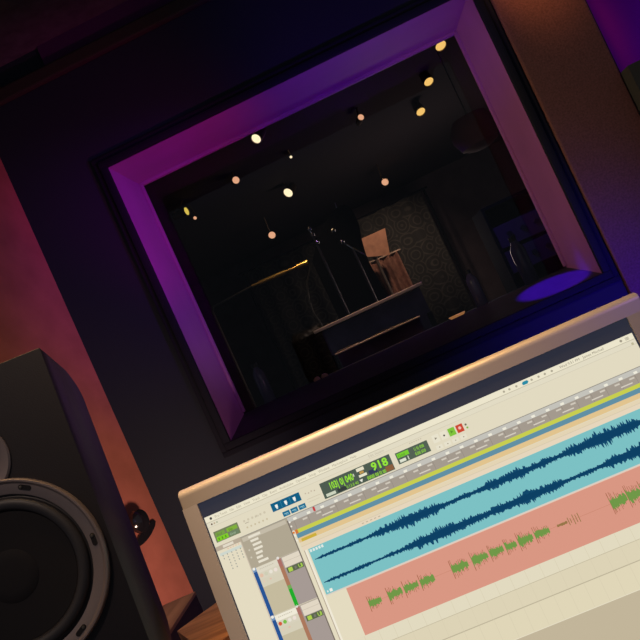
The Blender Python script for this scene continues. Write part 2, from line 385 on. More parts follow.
for x in (a.x - L.x + .05, b_.x - L.x - .03):
    for yy in (.05, .33):
        m = MB(); m.box(x - .015, x + .015, yy - .015, yy + .015, 0, zc if yy < .1 else za - .01); m.build('leg', M['satinblack'], t)
tag(t, 'low two tier stand with two pale edges, added for a reflection in the pane', 'stand')

# rack added for the blue reflections in the pane, right of the live room
q0 = R3(at(478, 205, 4.9)); t = thing('blue_reflection_rack', (q0.x + .25, 5.0, 0))
m = MB(); m.box(-.27, -.25, -.2, .2, 0, CZ + .36); m.box(.25, .27, -.2, .2, 0, CZ + .36); m.box(-.27, .27, -.2, .2, CZ + .36, CZ + .38); m.box(-.25, .25, .18, .2, .02, CZ + .36)
m.build('case', M['gobo'], t)
for k in range(8):
    z = .12 + k * .185
    if k in (2, 5): continue
    m = MB(); m.box(-.248, .248, -.19, .15, z, z + .16, .006); pn = m.build('rack_unit', M['darkwood'], t)
    for j in range(4):
        m = MB(); m.tube([(-.16 + j * .1, -.19, z + .08), (-.16 + j * .1, -.215, z + .08)], .018, 12); m.build('dial', M['satinblack'], pn)
tag(t, 'dark rack added for the blue reflections at the right of the live room', 'rack')

# pendant, ledge objects
p = R3(at(474, 130, 4.4)); t = thing('pendant_lamp', p)
m = MB(); m.lathe([(.06, .10), (.11, .09), (.150, .03), (.152, -.03), (.12, -.10), (.06, -.125), (0, -.128)], (0, 0, 0), n=40); m.build('shade', M['maroon'], t, smooth=True)
m = MB(); m.tube([(0, 0, .08), (0, 0, LC - p.z)], .005, 8); m.build('cord', M['darkmetal'], t)
tag(t, 'unlit round maroon pendant shade at the upper right of the window', 'lamp')
def bottle(px, py, y, h, r, label):
    b0 = at(px, py, y); t = thing('water_bottle', (b0.x, y, LZ))
    m = MB(); m.lathe([(0, 0), (r * .9, 0), (r, .008), (r, h * .68), (r * .92, h * .76), (r * .45, h * .87), (r * .42, h * .90), (0, h * .9)], (0, 0, 0), n=24); m.build('body', M['bottle'], t, smooth=True)
    m = MB(); m.lathe([(0, h * .905), (r * .48, h * .905), (r * .48, h), (0, h)], (0, 0, 0), n=24); m.build('cap', M['satinblack'], t, smooth=True)
    tag(t, label, 'bottle', 'bottles on the ledge behind the window')
bottle(261, 380, 3.45, .22, .032, 'dark violet bottle on the window ledge near the left reveal')
bottle(476, 290, 3.5, .20, .030, 'dark violet bottle on the window ledge right of the amber dish')
bottle(521, 258, 3.55, .26, .038, 'dark bottle on the window ledge nearest the blue lit sill corner')
p = at(455, 312, 3.42)
t = thing('amber_dish', (p.x, 3.40, LZ))
m = MB(); m.lathe([(0, 0), (.025, 0), (.030, .006), (.044, .022), (.040, .022), (.026, .010), (0, .008)], (0, 0, 0), n=32); m.build('dish', M['amber'], t, smooth=True)
m = MB(); m.lathe([(0, .009), (.012, .009), (.012, .020), (0, .020)], (0, 0, 0), n=20); m.build('candle', M['pink'], t)
tag(t, 'shallow glowing amber dish on the window ledge behind the pane', 'dish')
p = at(320, 375, 3.4)
t = thing('ear_plugs', (p.x, 3.38, LZ))
m = MB()
for s_ in (-1, 1): m.lathe([(0, 0), (.013, .002), (.019, .013), (.015, .026), (0, .031)], (s_ * .017, 0, 0), (s_ * .3, 0, 1), 20)
m.build('foam_lobes', M['pink'], t, smooth=True)
m = MB(); m.box(-.02, .02, -.012, .012, 0, .004); m.build('holder', M['gloss'], t)
tag(t, 'small pair of pink foam lobes on the window ledge near its middle', 'ear plugs')

# ------------------------------------------------------------------ computer display
MR = rot(math.radians(-.306), math.radians(-9.067), math.radians(.448))
mon = thing('computer_monitor')
mon.matrix_world = Matrix.Translation((-.35229, .94784, CZ - .10611)) @ MR.to_4x4()
tag(mon, 'large silver framed computer monitor showing audio tracks, on the desk', 'monitor')
W_, H_ = .688, .470; S0, S1, T0, T1 = .0227, .6603, .0265, .428
def rounded_bar(m, s0, s1, ta, tb, top):   # ta outer, tb inner edge; front outer edge rounded
    r = .0105; sg = 1 if top else -1; prof = [(0, tb)]
    for k in range(9):
        an = k / 8 * PI / 2; prof.append((r - r * math.cos(an), ta + sg * (r - r * math.sin(an))))
    prof.insert(1, (0, ta + sg * (r + .0006)))
    prof += [(.034, ta), (.038, ta + sg * .004), (.038, tb)]
    rc = .004                                  # round the ends a little
    secs = [(s0, .0032), (s0 + .0009, .0012), (s0 + .003, 0), (s1 - .003, 0), (s1 - .0009, .0012), (s1, .0032)]
    rings = []
    for s_, ins in secs:
        rings.append([m.bm.verts.new((s_, max(y_, ins if i not in (0,) else ins) if y_ < .02 else y_, -(t_ + (sg * ins if abs(t_ - ta) < .012 else 0)))) for i, (y_, t_) in enumerate(prof)])
    for a_, b_ in zip(rings, rings[1:]):
        for k in range(len(prof)): m.bm.faces.new((a_[k], a_[(k + 1) % len(prof)], b_[(k + 1) % len(prof)], b_[k]))
    m.bm.faces.new(rings[0]); m.bm.faces.new(rings[-1][::-1])
m = MB(); rounded_bar(m, 0, W_, 0, T0, True); rounded_bar(m, 0, W_, H_, T1, False)
for s0, s1 in ((0, S0), (S1, W_)):
    m.box(s0, s1, .0, .038, -T1, -T0)
m.build('frame', M['alu'], mon, smooth=True)
m = MB(); m.box(.004, W_ - .004, .036, .052, -(H_ - .006), -.006, .006); m.build('back_shell', M['alu'], mon, smooth=True)
lcd = mat('lcd_panel_black', (.012, .013, .018), .35, spec=.4, emit=(.026, .029, .048), es=.8)
m = MB(); m.box(S0, S1, .0035, .034, -T1, -T0); m.build('panel', lcd, mon)
# foot: a bent aluminium plate (in the monitor's own frame)
m = MB(); m.poly([(.20, .052, -.25), (.20, .058, -.25), (.20, .15, -.555), (.20, -.02, -.585), (.20, -.02, -.575), (.20, .138, -.548)], (.29, 0, 0)); m.build('stand_foot', M['alu'], mon)

# what the screen shows: flat coloured shapes in millimetres on the panel
sbm = bmesh.new(); clay = sbm.loops.layers.float_color.new('Col')
def yl(layer): return .0034 - layer * .00006
def spoly(pts, col, layer):
    try: f = sbm.faces.new([sbm.verts.new((s_ / 1000, yl(layer), -t_ / 1000)) for s_, t_ in pts])
    except ValueError: return
    c = (*s2l(col), 1)
    for l in f.loops: l[clay] = c
def rect(s0, t0, s1, t1, col, layer=2): spoly([(s0, t0), (s1, t0), (s1, t1), (s0, t1)], col, layer)
def circ(s_, t_, r, col, layer=5, n=12): spoly([(s_ + r * math.cos(2 * PI * k / n), t_ + r * math.sin(2 * PI * k / n)) for k in range(n)], col, layer)
def text(s_, t_, h, body, col, layer=6, wscale=1., bold=0.):      # baseline-left at s_, t_
    cu = bpy.data.curves.new('t', 'FONT'); cu.body = body; cu.size = 1.0; cu.offset = bold; cu.resolution_u = 2
    ob = bpy.data.objects.new('t', cu); C.objects.link(ob)
    me = bpy.data.meshes.new_from_object(ob)
    k = h / .7
    vs = [sbm.verts.new(((s_ + v.co.x * k * wscale) / 1000, yl(layer), -(t_ - v.co.y * k) / 1000)) for v in me.vertices]
    c = (*s2l(col), 1)
    for p_ in me.polygons:
        try: f = sbm.faces.new([vs[i] for i in p_.vertices])
        except ValueError: continue
        for l in f.loops: l[clay] = c
    bpy.data.objects.remove(ob); bpy.data.curves.remove(cu); bpy.data.meshes.remove(me)
CREAM = (226, 218, 193); LX0, LX1, LT0, LT1 = 24.2, 657.6, 48.0, 426
rect(LX0, LT0, LX1, LT1, CREAM, 1)
rect(LX0, LT0, LX1, 56, (236, 229, 204), 2)                # menu bar
rect(LX0, 56, LX1, 56.9, (196, 188, 165), 3)
rect(LX0, 56.9, LX1, 63, (226, 219, 196), 2); rect(LX0, 63, LX1, 63.5, (207, 199, 176), 3)
GT = (150, 143, 125)
circ(33, 52.2, 1.9, (70, 68, 66)); circ(31.5, 60, 1.3, (105, 85, 72)); circ(35.5, 60, 1.3, (190, 170, 140)); circ(39.5, 60, 1.3, (175, 178, 150))
text(39, 54, 3.6, 'Pro Tools   File   Edit   View   Track   Clip   Event   AudioSuite   Options   Setup   Window   Marketplace   Help', (172, 163, 142), wscale=.92)
text(270, 61.6, 3.2, 'Edit: Session', (190, 182, 160))
for s_ in (473, 481, 491, 513, 523, 532, 542): circ(s_, 52.3, 1.7, (176, 168, 147), 5, 6)
spoly([(499, 52.5), (501, 50.2), (507, 50.2), (508.5, 52.5), (506, 54.8), (500, 54.8)], (40, 140, 165), 5)
text(553, 54, 3.6, 'Wed 9:51 PM   James Mitchell', (140, 132, 114), wscale=1.0)
circ(640, 52.3, 1.8, (165, 157, 137)); rect(646, 50.8, 651, 51.5, GT, 5); rect(646, 52.2, 651, 52.9, GT, 5); rect(646, 53.6, 651, 54.3, GT, 5)
circ(652, 61.5, 1.8, (190, 182, 150))
# mode buttons at the far left
rect(29, 70.8, 66, 86, (118, 128, 92), 3); rect(31, 73, 45, 78.2, (120, 160, 70), 4); rect(48, 73, 64, 78.2, (128, 175, 60), 4)
rect(31, 79, 48, 85, (128, 205, 40), 4); rect(50, 79, 64, 85, (110, 130, 100), 4)
for x in (33, 38, 43): rect(x, 80.5, x + 2, 84, (90, 150, 40), 5)
text(50.5, 84, 3.2, 'Grid', (170, 190, 160)); text(51, 77.5, 3, 'Slip', (70, 110, 40)); text(33, 77.5, 3, 'Shuf', (90, 120, 60))
for i in range(6):
    circ(76 + i * 6.2, 73.5, 1.7, (206, 196, 172), 4, 8); circ(77 + i * 6, 83, 1.4, (203, 190, 160), 4, 8)
rect(76, 76.4, 82, 77.4, (180, 170, 150), 5)
text(92, 75, 3, 'a  z', (175, 165, 148))
# edit tools
rect(118.5, 66.5, 162, 78, (18, 95, 132), 4)
for x in (126, 140, 153):
    rect(x - 1.9, 70.0, x + 1.9, 73.6, (240, 242, 235), 5); spoly([(x - 1.6, 73.6), (x + 1.6, 73.6), (x + .9, 76), (x - .9, 76)], (225, 232, 228), 5)
for x in (132.8, 133.4, 146.2, 146.8): rect(x, 67.5, x + .3, 77, (60, 135, 165), 5)
for i, x in enumerate((130, 142, 154)):
    rect(x, 83, x + 10.4, 89.6, (32, 110, 145), 4); rect(x + 2, 85.5, x + 8, 86.6, (150, 195, 205), 5); rect(x + 4, 87.3, x + 8.5, 88.2, (110, 170, 190), 5)
for i in range(4): circ(170 + i * 4.4, 72 + (i % 2), 1.1, (196, 180, 160), 4, 8)
rect(169, 80, 189, 80.8, (208, 196, 172), 4); rect(169, 84, 186, 84.8, (212, 202, 178), 4)
# counters
rect(192.5, 67.5, 297, 89.5, (78, 92, 80), 3)
text(204, 80.5, 9.2, '103| 0| 040', (150, 225, 55), 5, wscale=.60, bold=.03)
rect(196, 83.8, 210, 87.8, (205, 212, 190), 5); rect(213, 83.2, 226, 88.2, (55, 62, 60), 4)
text(226, 88, 4.2, '0:13.8 40', (140, 200, 60), 5, wscale=.8, bold=.01)
spoly([(246, 84), (251, 84), (248.5, 88.2)], (235, 235, 220), 5)
rect(247, 68.8, 258, 73.2, (232, 226, 200), 5); rect(250, 74, 256, 77.2, (190, 150, 80), 5); rect(247.5, 78, 259, 81.4, (232, 230, 206), 5)
rect(240.5, 73, 242, 77, (210, 215, 190), 5)
rect(262, 77.5, 274, 83, (50, 58, 88), 4)
text(268, 80, 10.5, '918', (150, 228, 60), 5, wscale=1.05, bold=.03)
text(257, 88.4, 4.6, '0000| 00 0| 00', (155, 225, 50), 5, wscale=.72, bold=.015)
rect(285, 81.5, 296, 88.6, (140, 96, 62), 4)
rect(304.5, 70.3, 351.5, 86, (84, 98, 84), 3)
rect(306, 72, 323, 78, (120, 205, 50), 4); text(307, 77.3, 3.8, 'Grid', (85, 130, 50), 5)
rect(307, 80.5, 316, 84.5, (222, 226, 208), 5); rect(319, 79.5, 320.4, 84.8, (210, 215, 195), 5)
text(330, 77.2, 4.2, '1| 0| 000', (150, 220, 60), 5, wscale=.72, bold=.01); text(330, 83.8, 4.2, '0:00.500', (150, 220, 60), 5, wscale=.74, bold=.01)
# transport
for i, x in enumerate((364, 375.8, 387.3, 399)):
    cc = [(232, 226, 204), (232, 226, 204), (128, 196, 60), (204, 72, 50)][i]
    rect(x - 4.8, 68.2, x + 4.8, 78.8, cc, 4); rect(x - 4.6, 82.8, x + 4.4, 88.6, (231, 225, 204), 4); circ(x, 85.8, .9, (160, 150, 130), 5, 8)
spoly([(362.5, 75), (362.5, 71.5), (366, 73.2)], (150, 142, 125), 5); circ(375.8, 74, 1.3, (70, 68, 62)); spoly([(385.6, 75.6), (385.6, 71.2), (389.4, 73.4)], (95, 150, 45), 5); circ(399, 73, 2.1, (238, 190, 175))
circ(408, 72, 1.5, (118, 112, 92)); circ(408.6, 76.5, 1.4, (130, 180, 70))
for i in range(6): rect(328 + i * 3.2, 64.8, 330 + i * 3.2, 66.6, (205, 196, 174), 5)
# ruler
rect(62, 91.4, LX1, 92.4, (150, 145, 136), 3)
rect(62, 92.4, LX1, 99, (196, 194, 186), 2)
rect(132, 99, LX1, 111.5, (164, 154, 142), 2)
x = 141
while x < 655:
    rect(x, 95.4, x + 5, 98.6, (238, 234, 218), 5); rect(x + 12, 101.2, x + 19, 103.4, (208, 200, 186), 5)
    if int((x - 141) / 20.6) % 2: rect(x - 2, 106.8, x + 14, 108.4, (214, 206, 192), 5)
    rect(x, 99, x + .5, 111, (140, 130, 120), 4)
    x += 20.6
rect(171.5, 92.5, 174.6, 98.5, (196, 60, 62), 6)
# conductor strips
rect(137, 111.3, LX1, 116.8, (200, 206, 78), 2); rect(137, 116.6, LX1, 123, (98, 144, 164), 3); rect(137, 123, LX1, 129.4, (226, 196, 142), 3)
rect(137, 111.2, 141, 116.8, (210, 120, 60), 4); rect(141, 125, 163, 129, (205, 175, 60), 4)
rect(137, 130.2, LX1, 134.6, (228, 212, 180), 3); rect(137, 134.6, LX1, 135.4, (214, 200, 172), 4); rect(137, 135.4, LX1, 140.8, (230, 214, 188), 3)
for i in range(5): rect(226 + i * 6, 137.4, 229 + i * 6, 138.6, (190, 175, 150), 5)
# track list
rect(LX0, 91, 62, 97, (184, 170, 150), 3); rect(35, 92.2, 51, 95.6, (226, 218, 200), 4)
rect(LX0, 97, 61, LT1, (228, 219, 193), 3)
rect(27, 100.8, 60, 104.6, (206, 214, 204), 4)
for r_ in range(7):
    for c_ in range(5):
        if r_ == 0: rect(40 + c_ * 4, 98, 42 + c_ * 4, 99.2, (225, 180, 160), 5)
        elif not (r_ > 4 and c_ > 2) and (c_ > 0 or r_ < 3): rect(30 + c_ * 6.6, 100 + r_ * 4.1, 31.5 + c_ * 6.6, 102 + r_ * 4.1, (165, 165, 155), 5)
rect(60.4, 97, 61.6, LT1, (205, 190, 172), 4)
# header gray block
rect(61.6, 92.4, 133, 137, (176, 166, 145), 3); rect(64, 93.5, 130, 99, (196, 187, 168), 4)
for r_, (l_, w_) in enumerate(((73, 18), (74, 12), (75, 13), (74.5, 13), (75, 10), (74, 9), (74, 15))):
    rect(l_, 94.4 + r_ * 5.9, l_ + w_, 97.6 + r_ * 5.9, (231, 224, 206), 5)
circ(68, 112, 1.3, (205, 198, 180)); circ(67, 122, 1.3, (205, 198, 180))
rect(131.6, 96, 133.2, LT1, (120, 110, 100), 5)
for t_ in (99, 105, 112, 118, 125): circ(134.8, t_, 1.3, (238, 232, 218), 6)
circ(134.6, 113.8, 1.6, (225, 130, 60), 7)
# two track control blocks
for k, t_ in enumerate((136.5, 203.4, 270.3, 337.2)):
    te = min(t_ + 66.5, LT1)
    rect(62, t_, 133, te, (190, 180, 158), 4)
    rect(62, t_ + 2, 67.4, te, (40, 84, 148), 5); rect(62, t_, 67.4, t_ + 5.5, (120, 150, 185), 6)
    circ(64.5, t_ + 1, 2, (238, 236, 226), 7)
    rect(67.4, t_ + .6, 99, t_ + 8.5, (240, 234, 216) if k == 1 else (222, 215, 196), 5)
    for i in range(8): rect(72 + i * 2.7, t_ + 3.4, 73.6 + i * 2.7, t_ + 4.6, (196, 188, 168), 6)
    rect(67.4, t_ + 8.5, 99, t_ + 17.5, (216, 209, 188), 5)
    for i, cc in enumerate(((214, 90, 60) if k == 1 else (226, 190, 165), (120, 190, 70) if k == 1 else (206, 205, 180), (232, 226, 212), (236, 222, 212))):
        circ(71.4 + i * 7, t_ + 12.6, 2.6, cc, 6)
    rect(67.4, t_ + 17.5, 99, te, (197, 187, 158), 5); rect(67.4, t_ + 17.5, 99, t_ + 28, (214, 207, 184), 6)
    rect(71, t_ + 20, 73, t_ + 22.5, (228, 200, 180), 7); rect(80, t_ + 20, 83, t_ + 22, (224, 190, 170), 7)
    # meter
    rect(99, t_ + 2, 104.4, te, (172, 120, 92), 6)
    rect(99, t_ + 1, 104.4, t_ + 12, (172, 112, 102), 7)
    if k == 0: rect(99, t_ + 38, 104.4, t_ + 44, (120, 165, 90), 7); rect(99, t_ + 43, 104.4, te, (34, 172, 44), 8)
    if k == 1: rect(99, t_ + 50, 104.4, te, (90, 165, 70), 7)
    circ(101, t_, 2, (228, 222, 216), 8)
    rect(104.4, t_ + 1, 131.6, te, (166, 154, 148), 5)
    rect(106, t_ + 1.5, 131.4, t_ + 15.5, (226, 215, 196), 6); rect(106, t_ + 7.6, 131, t_ + 8.2, (200, 188, 170), 7)
    rect(107, t_ + 16.3, 131, t_ + 23.4, (92, 104, 74), 6)
    rect(109, t_ + 17.2, 115, t_ + 22.6, (176, 208, 80), 7); rect(118, t_ + 18.2, 121, t_ + 21.8, (120, 118, 110), 7)
    text(123.5, t_ + 22.5, 5, 'U', (170, 205, 85), 7, bold=.03); rect(128, t_ + 17.6, 129.6, t_ + 22.4, (165, 205, 80), 7)
rect(133.2, 140, LX1, LT1, (228, 219, 192), 2)
rect(138.5, 141, 139.6, LT1, (176, 160, 140), 4); rect(139.6, 141, 142.6, LT1, (240, 233, 214), 4)
# cyan stereo track
rect(144.5, 141.2, LX1, 204.4, (124, 193, 196), 4)
for i in range(5): rect(146 + i * 4.2, 142.6, 149 + i * 4.2, 146.2, (222, 232, 226), 5)
rect(147, 200, 149, 202.4, (225, 235, 230), 5); rect(151, 199, 155, 203, (240, 240, 230), 5)
rect(144.5, 204.4, LX1, 206, (214, 206, 196), 5)
def wave(s0, s1, tc, amp, col, layer, step=1.15, jag=.5, asym=1.):
    n = max(2, int((s1 - s0) / step)); up, dn = [], []
    for i in range(n + 1):
        s_ = s0 + (s1 - s0) * i / n; A = amp(s_)
        up.append((s_, tc - A * (1 - jag + 2 * jag * random.random() ** 1.6))); dn.append((s_, tc + A * asym * (1 - jag + 2 * jag * random.random() ** 1.6)))
    for i in range(n): spoly([up[i], up[i + 1], dn[i + 1], dn[i]], col, layer)
def env(ph, lo=2.0):
    def f_(s_):
        u = (s_ - 147) / 510
        base = 1.7 + min(u * 19, 5.6) + 1.2 * u
        e_ = 1 + .35 * math.sin(s_ * .045 + ph) + .22 * math.sin(s_ * .021 + 2 * ph) + .15 * math.sin(s_ * .16)
        if s_ < 152: base *= .5
        return base * max(.45, e_) * .68
    return f_
wave(148, LX1, 157, env(1.2), (17, 72, 108), 6, 1.15, .42); wave(148, LX1, 157, lambda s_: .55 * env(1.2)(s_), (13, 64, 100), 7, 1.5, .2)
wave(148, LX1, 189, env(.2), (17, 72, 108), 6, 1.15, .42); wave(148, LX1, 189, lambda s_: .55 * env(.2)(s_), (13, 64, 100), 7, 1.5, .2)
# salmon vocal track
rect(172.5, 206.4, LX1, 270.4, (217, 151, 131), 4); rect(172.5, 206.2, LX1, 207, (232, 190, 170), 5)
rect(192, 236, LX1, 236.4, (196, 128, 104), 5)
GR, BRN = (112, 152, 72), (158, 96, 66)
def burst(s0, s1, A, tc=236.2):
    rect(s0 - .3, tc - A * 1.5, s0 + .4, tc + A * 1.5, BRN, 5)
    f_ = lambda s_: A * (1 - .35 * (s_ - s0) / (s1 - s0))
    x_ = s0
    while x_ < s1 - 2:
        rect(x_, tc - f_(x_) * random.uniform(.7, 1.65), x_ + .55, tc + f_(x_) * random.uniform(.7, 1.65), BRN, 5); x_ += random.uniform(1.3, 2.6)
    wave(s0, s1, tc, lambda s_: f_(s_) * .80, GR, 6, .9, .45)
for s0, s1, A in ((193, 211, 7), (221, 241, 7.5), (244, 264, 7.5), (267, 287, 7), (312, 335, 8), (341, 363, 8), (366, 385, 7), (388, 403, 7), (406, 426, 8), (429, 449, 7), (534, 556, 9.5), (557, 575, 9.5), (576, 600, 9), (602, 625, 8), (628, 652, 9)):
    burst(s0, s1, A)
wave(460, 474, 236.2, lambda s_: 1.6, (150, 118, 72), 6, 1., .3)
for x_, A in ((476, 5), (479, 3), (483, 6.5), (486.5, 5), (490, 6)): rect(x_ - .5, 236.2 - A, x_ + .5, 236.2 + A, (150, 118, 72), 6)
# empty lanes under it
rect(143, 270.4, LX1, 288, (226, 218, 192), 3); rect(143, 288, LX1, 288.7, (192, 182, 155), 4)
rect(143, 288.7, LX1, 311, (221, 211, 182), 3); rect(143, 311, LX1, 312.2, (188, 178, 152), 4)
rect(143, 312.2, LX1, 344, (224, 214, 184), 3)
x = 150
while x < 655: rect(x, 271, x + .5, 344, (214, 204, 176), 4); x += 20.6
rect(133.2, 344, LX1, LT1, (194, 181, 154), 6); rect(133.2, 343.2, LX1, 344, (232, 224, 200), 7)
sme = bpy.data.meshes.new('screen'); sbm.to_mesh(sme); sbm.free()
sm = bpy.data.materials.new('lit_screen_image'); sm.use_nodes = True; nt = sm.node_tree; nt.nodes.clear()
at_ = nt.nodes.new('ShaderNodeAttribute'); at_.attribute_name = 'Col'; em = nt.nodes.new('ShaderNodeEmission'); oo = nt.nodes.new('ShaderNodeOutputMaterial')
em.inputs['Strength'].default_value = 1.0
nt.links.new(at_.outputs['Color'], em.inputs['Color']); nt.links.new(em.outputs[0], oo.inputs[0]); sme.materials.append(sm)
so = bpy.data.objects.new('screen', sme); C.objects.link(so); so.parent = mon

# ------------------------------------------------------------------ desk, side cabinet, shelf
DZ = CZ - .70
t = thing('desk', (0.05, 1.2, 0)); L = Vector(t.location)
m = MB(); m.poly([Vector((x, y_, DZ - .035)) - L for x, y_ in ((-.34, .62), (1.1, .62), (1.1, 1.62), (-.69, 1.62), (-.69, 1.14), (-.34, 1.14))], (0, 0, .035)); m.build('desk_top', M['wood'], t)
for x, y_ in ((-.30, .68), (1.04, .68), (1.04, 1.56), (-.64, 1.56), (-.64, 1.2)):
    m = MB(); m.box(x - .03 - L.x, x + .03 - L.x, y_ - .03 - L.y, y_ + .03 - L.y, 0, DZ - .035); m.build('leg', M['darkmetal'], t)
tag(t, 'wooden studio desk under the silver computer monitor', 'desk')
# raised shelf behind the monitor's left edge
zt = -.40; pts = [atz(x, y_, zt) for x, y_ in ((177, 631), (228, 594), (262, 612), (206, 652))]
t = thing('desk_shelf', (pts[0].x, pts[0].y, DZ)); L = Vector(t.location)
m = MB(); m.poly([R3(p_) - L - Vector((0, 0, .03)) for p_ in pts], (0, 0, .03)); o = m.build('shelf_board', M['wood'], t)
m = MB(); cx_ = sum(p_.x for p_ in pts) / 4 - L.x; cy_ = sum(p_.y for p_ in pts) / 4 - L.y
m.box(cx_ - .05, cx_ + .05, cy_ - .03, cy_ + .03, 0, CZ + zt - .03 - DZ); m.build('support', M['darkwood'], t)
tag(t, 'warm orange oak shelf corner peeking out left of the monitor', 'shelf')
zt = -.45; a, b_ = atz(192.5, 592.5, zt), atz(171, 632, zt)
t = thing('side_cabinet', (-.9, (a.y + b_.y) / 2, 0)); L = Vector(t.location)
xr = (a.x + b_.x) / 2
m = MB(); m.box(xr - .45 - L.x, xr - L.x, 1.25 - L.y, a.y - L.y, CZ + zt - .008, CZ + zt); m.build('cabinet_top', M['wood2'], t)
m = MB(); m.box(xr - .45 - L.x, xr - .001 - L.x, 1.25 - L.y, a.y - .001 - L.y, 0, CZ + zt - .008); m.build('body', M['darkwood'], t)
tag(t, 'low cabinet with tan top and dark side between loudspeaker and monitor', 'cabinet')

# black knob on the red wall
dn = Vector((2.3, -.91, 0)).normalized()      # wall normal into the room
def onwall(px, py):
    d_ = at(px, py, 1.0); n = Vector((2.31, -.91, 0)); p0_ = Vector((-1.14, 2.81, 0)); return d_ * (p0_.dot(n) / d_.dot(n))
pk = R3(onwall(129, 525)); t = thing('door_knob', pk)
m = MB(); m.lathe([(0, 0), (.020, 0), (.020, .012), (.011, .018), (.012, .030), (.034, .036), (.046, .052), (.044, .068), (.028, .082), (0, .086)], (0, 0, 0), dn, 32); m.build('knob', M['gloss'], t, smooth=True)
pl = R3(onwall(144.5, 533.5)) - pk
m = MB(); side = Vector((.37, .93, 0)).normalized(); up = Vector((0, 0, 1))
m.poly([pl + side * (.056 * math.cos(k * PI / 12)) * 1.25 + up * (.022 * math.sin(k * PI / 12) + .020 * math.cos(k * PI / 12)) for k in range(24)], dn * .012); m.build('dark_oval', M['gloss'], t)  # flat black oval low beside the knob
tag(t, 'glossy black knob with dark oval on the red wall beside the loudspeaker', 'knob')

# ------------------------------------------------------------------ loudspeaker
sp = thing('loudspeaker')
fc = R3(at(13, 576, .80))                     # woofer centre on the baffle
SY, ST = math.radians(9), math.radians(-4)
sp.matrix_world = Matrix.Translation(fc) @ rot(SY, ST, math.radians(2)).to_4x4() @ Matrix.Scale(1.055, 4) @ Matrix.Translation((0, 0, -.165))
WZ = .165                                      # woofer height above the cabinet's base
HT, HW, DP = WZ + .243, .131, .27
def outline(hw, inset):
    """plan of the cabinet: flat front, sides swept back in a curve"""
    fw = hw - .014; pts = [(-fw, 0), (fw, 0)]
    for k in range(1, 15):
        u = k / 14; pts.append((fw + .014 * math.sin(min(1, u * 3) * PI / 2) - .060 * u ** 1.6, DP * (u ** 1.35)))
    pts += [(-x, y_) for x, y_ in pts[2:][::-1]]
    cx, cy = 0, DP / 2
    return [(cx + (x - cx) * (1 - inset / hw), cy + (y_ - cy) * (1 - inset / (DP / 2))) for x, y_ in pts]
m = MB(); rings = []
for z, ins in ((0, .004), (.002, .001), (.004, 0), (HT - .0075, 0), (HT - .0050, .0012), (HT - .002, .0036), (HT, .0070)):
    rings.append([m.bm.verts.new((x, y_, z - (.030 * (1 - math.exp(-y_ / .022)) + .012 * (y_ / DP) if z > .1 else 0))) for x, y_ in outline(HW, ins)])
for a_, b_ in zip(rings, rings[1:]):
    for k in range(len(a_)): m.bm.faces.new((a_[k], a_[(k + 1) % len(a_)], b_[(k + 1) % len(a_)], b_[k]))
m.bm.faces.new(rings[0][::-1]); m.bm.faces.new(rings[-1])
m.build('cabinet', M['satinblack'], sp, smooth=True)
def driver(zc, R_, name, full):
    ax = (0, -1, 0); o_ = (0, 0, zc)
    m = MB()
    if full: prof = [(R_, -.002), (R_, .0075), (R_ - .0012, .0092), (R_ - .0030, .0092), (R_ - .006, .0062), (.0945, .0050), (.0925, .0040), (.0925, -.002)]
    else: prof = [(R_, -.002), (R_, .002), (R_ - .002, .0035), (R_ - .010, .0025), (.030, .0), (.020, -.001)]
    m.lathe(prof, o_, ax, 96)
    fr_ = m.build(name, M['ring'], sp, smooth=True)
    return fr_
fr_ = driver(WZ, .1105, 'woofer_frame', True)
for k in range(6):
    an = math.radians(60 * k + 1.5); c = Vector((math.cos(an), 0, math.sin(an))) * .1005; tg = Vector((-math.sin(an), 0, math.cos(an))); rd = c.normalized()
    m = MB(); pts = []
    for j in range(16):
        b_ = 2 * PI * j / 16; ex = .0045 if math.cos(b_) > 0 else -.0045
        pts.append(c + tg * (ex + .0030 * math.cos(b_)) + rd * (.0030 * math.sin(b_)) + Vector((0, -.0064, WZ)))
    m.poly(pts, (0, .004, 0)); sl = m.build('screw_slot', M['cone'], fr_)
    m = MB(); m.lathe([(0, .0012), (.0016, .0010), (.0020, 0)], c + tg * .0045 + Vector((0, -.0064, WZ)), (0, -1, 0), 12)
    m.build('screw', M['darkmetal'], fr_)
m = MB(); prof = [(.0925, -.001), (.090, .0005)]
for k in range(13): an = k / 12 * PI; prof.append((.0815 + .0075 * math.cos(an), .001 + .0065 * math.sin(an)))
prof += [(.072, -.001)]
m.lathe(prof, (0, 0, WZ), (0, -1, 0), 96); m.build('woofer_surround', M['rubber'], sp, smooth=True)
m = MB(); m.lathe([(.0735, .0006), (.060, .0002), (.030, .0), (.029, .0008), (.018, .0018), (0, .0022)], (0, -.001, WZ), (0, -1, 0), 72); m.build('woofer_cone', M['cone'], sp, smooth=True)
fr2 = driver(WZ + .137, .044, 'tweeter_frame', False)
m = MB(); m.lathe([(.020, -.001), (.018, .002), (.014, .006), (.007, .009), (0, .010)], (0, 0, WZ + .137), (0, -1, 0), 32); m.build('tweeter_dome', M['rubber'], sp, smooth=True)
tag(sp, 'black studio loudspeaker with a large grey ringed woofer at the left', 'loudspeaker')
# stand under it
bz = fc.z - .188
t = thing('speaker_stand', (fc.x + .0, fc.y + .13, 0))
m = MB(); m.box(-.10, .055, -.10, .0, bz - .03, bz - .012, .003); m.build('top_plate', M['darkmetal'], t)
m = MB(); m.tube([(0, 0, .02), (0, 0, bz - .03)], .025, 20); m.build('pole', M['darkmetal'], t)
m = MB(); m.box(-.13, .13, -.13, .13, 0, .02, .004); m.build('base_plate', M['darkmetal'], t)
tag(t, 'dark metal stand carrying the black loudspeaker', 'stand')

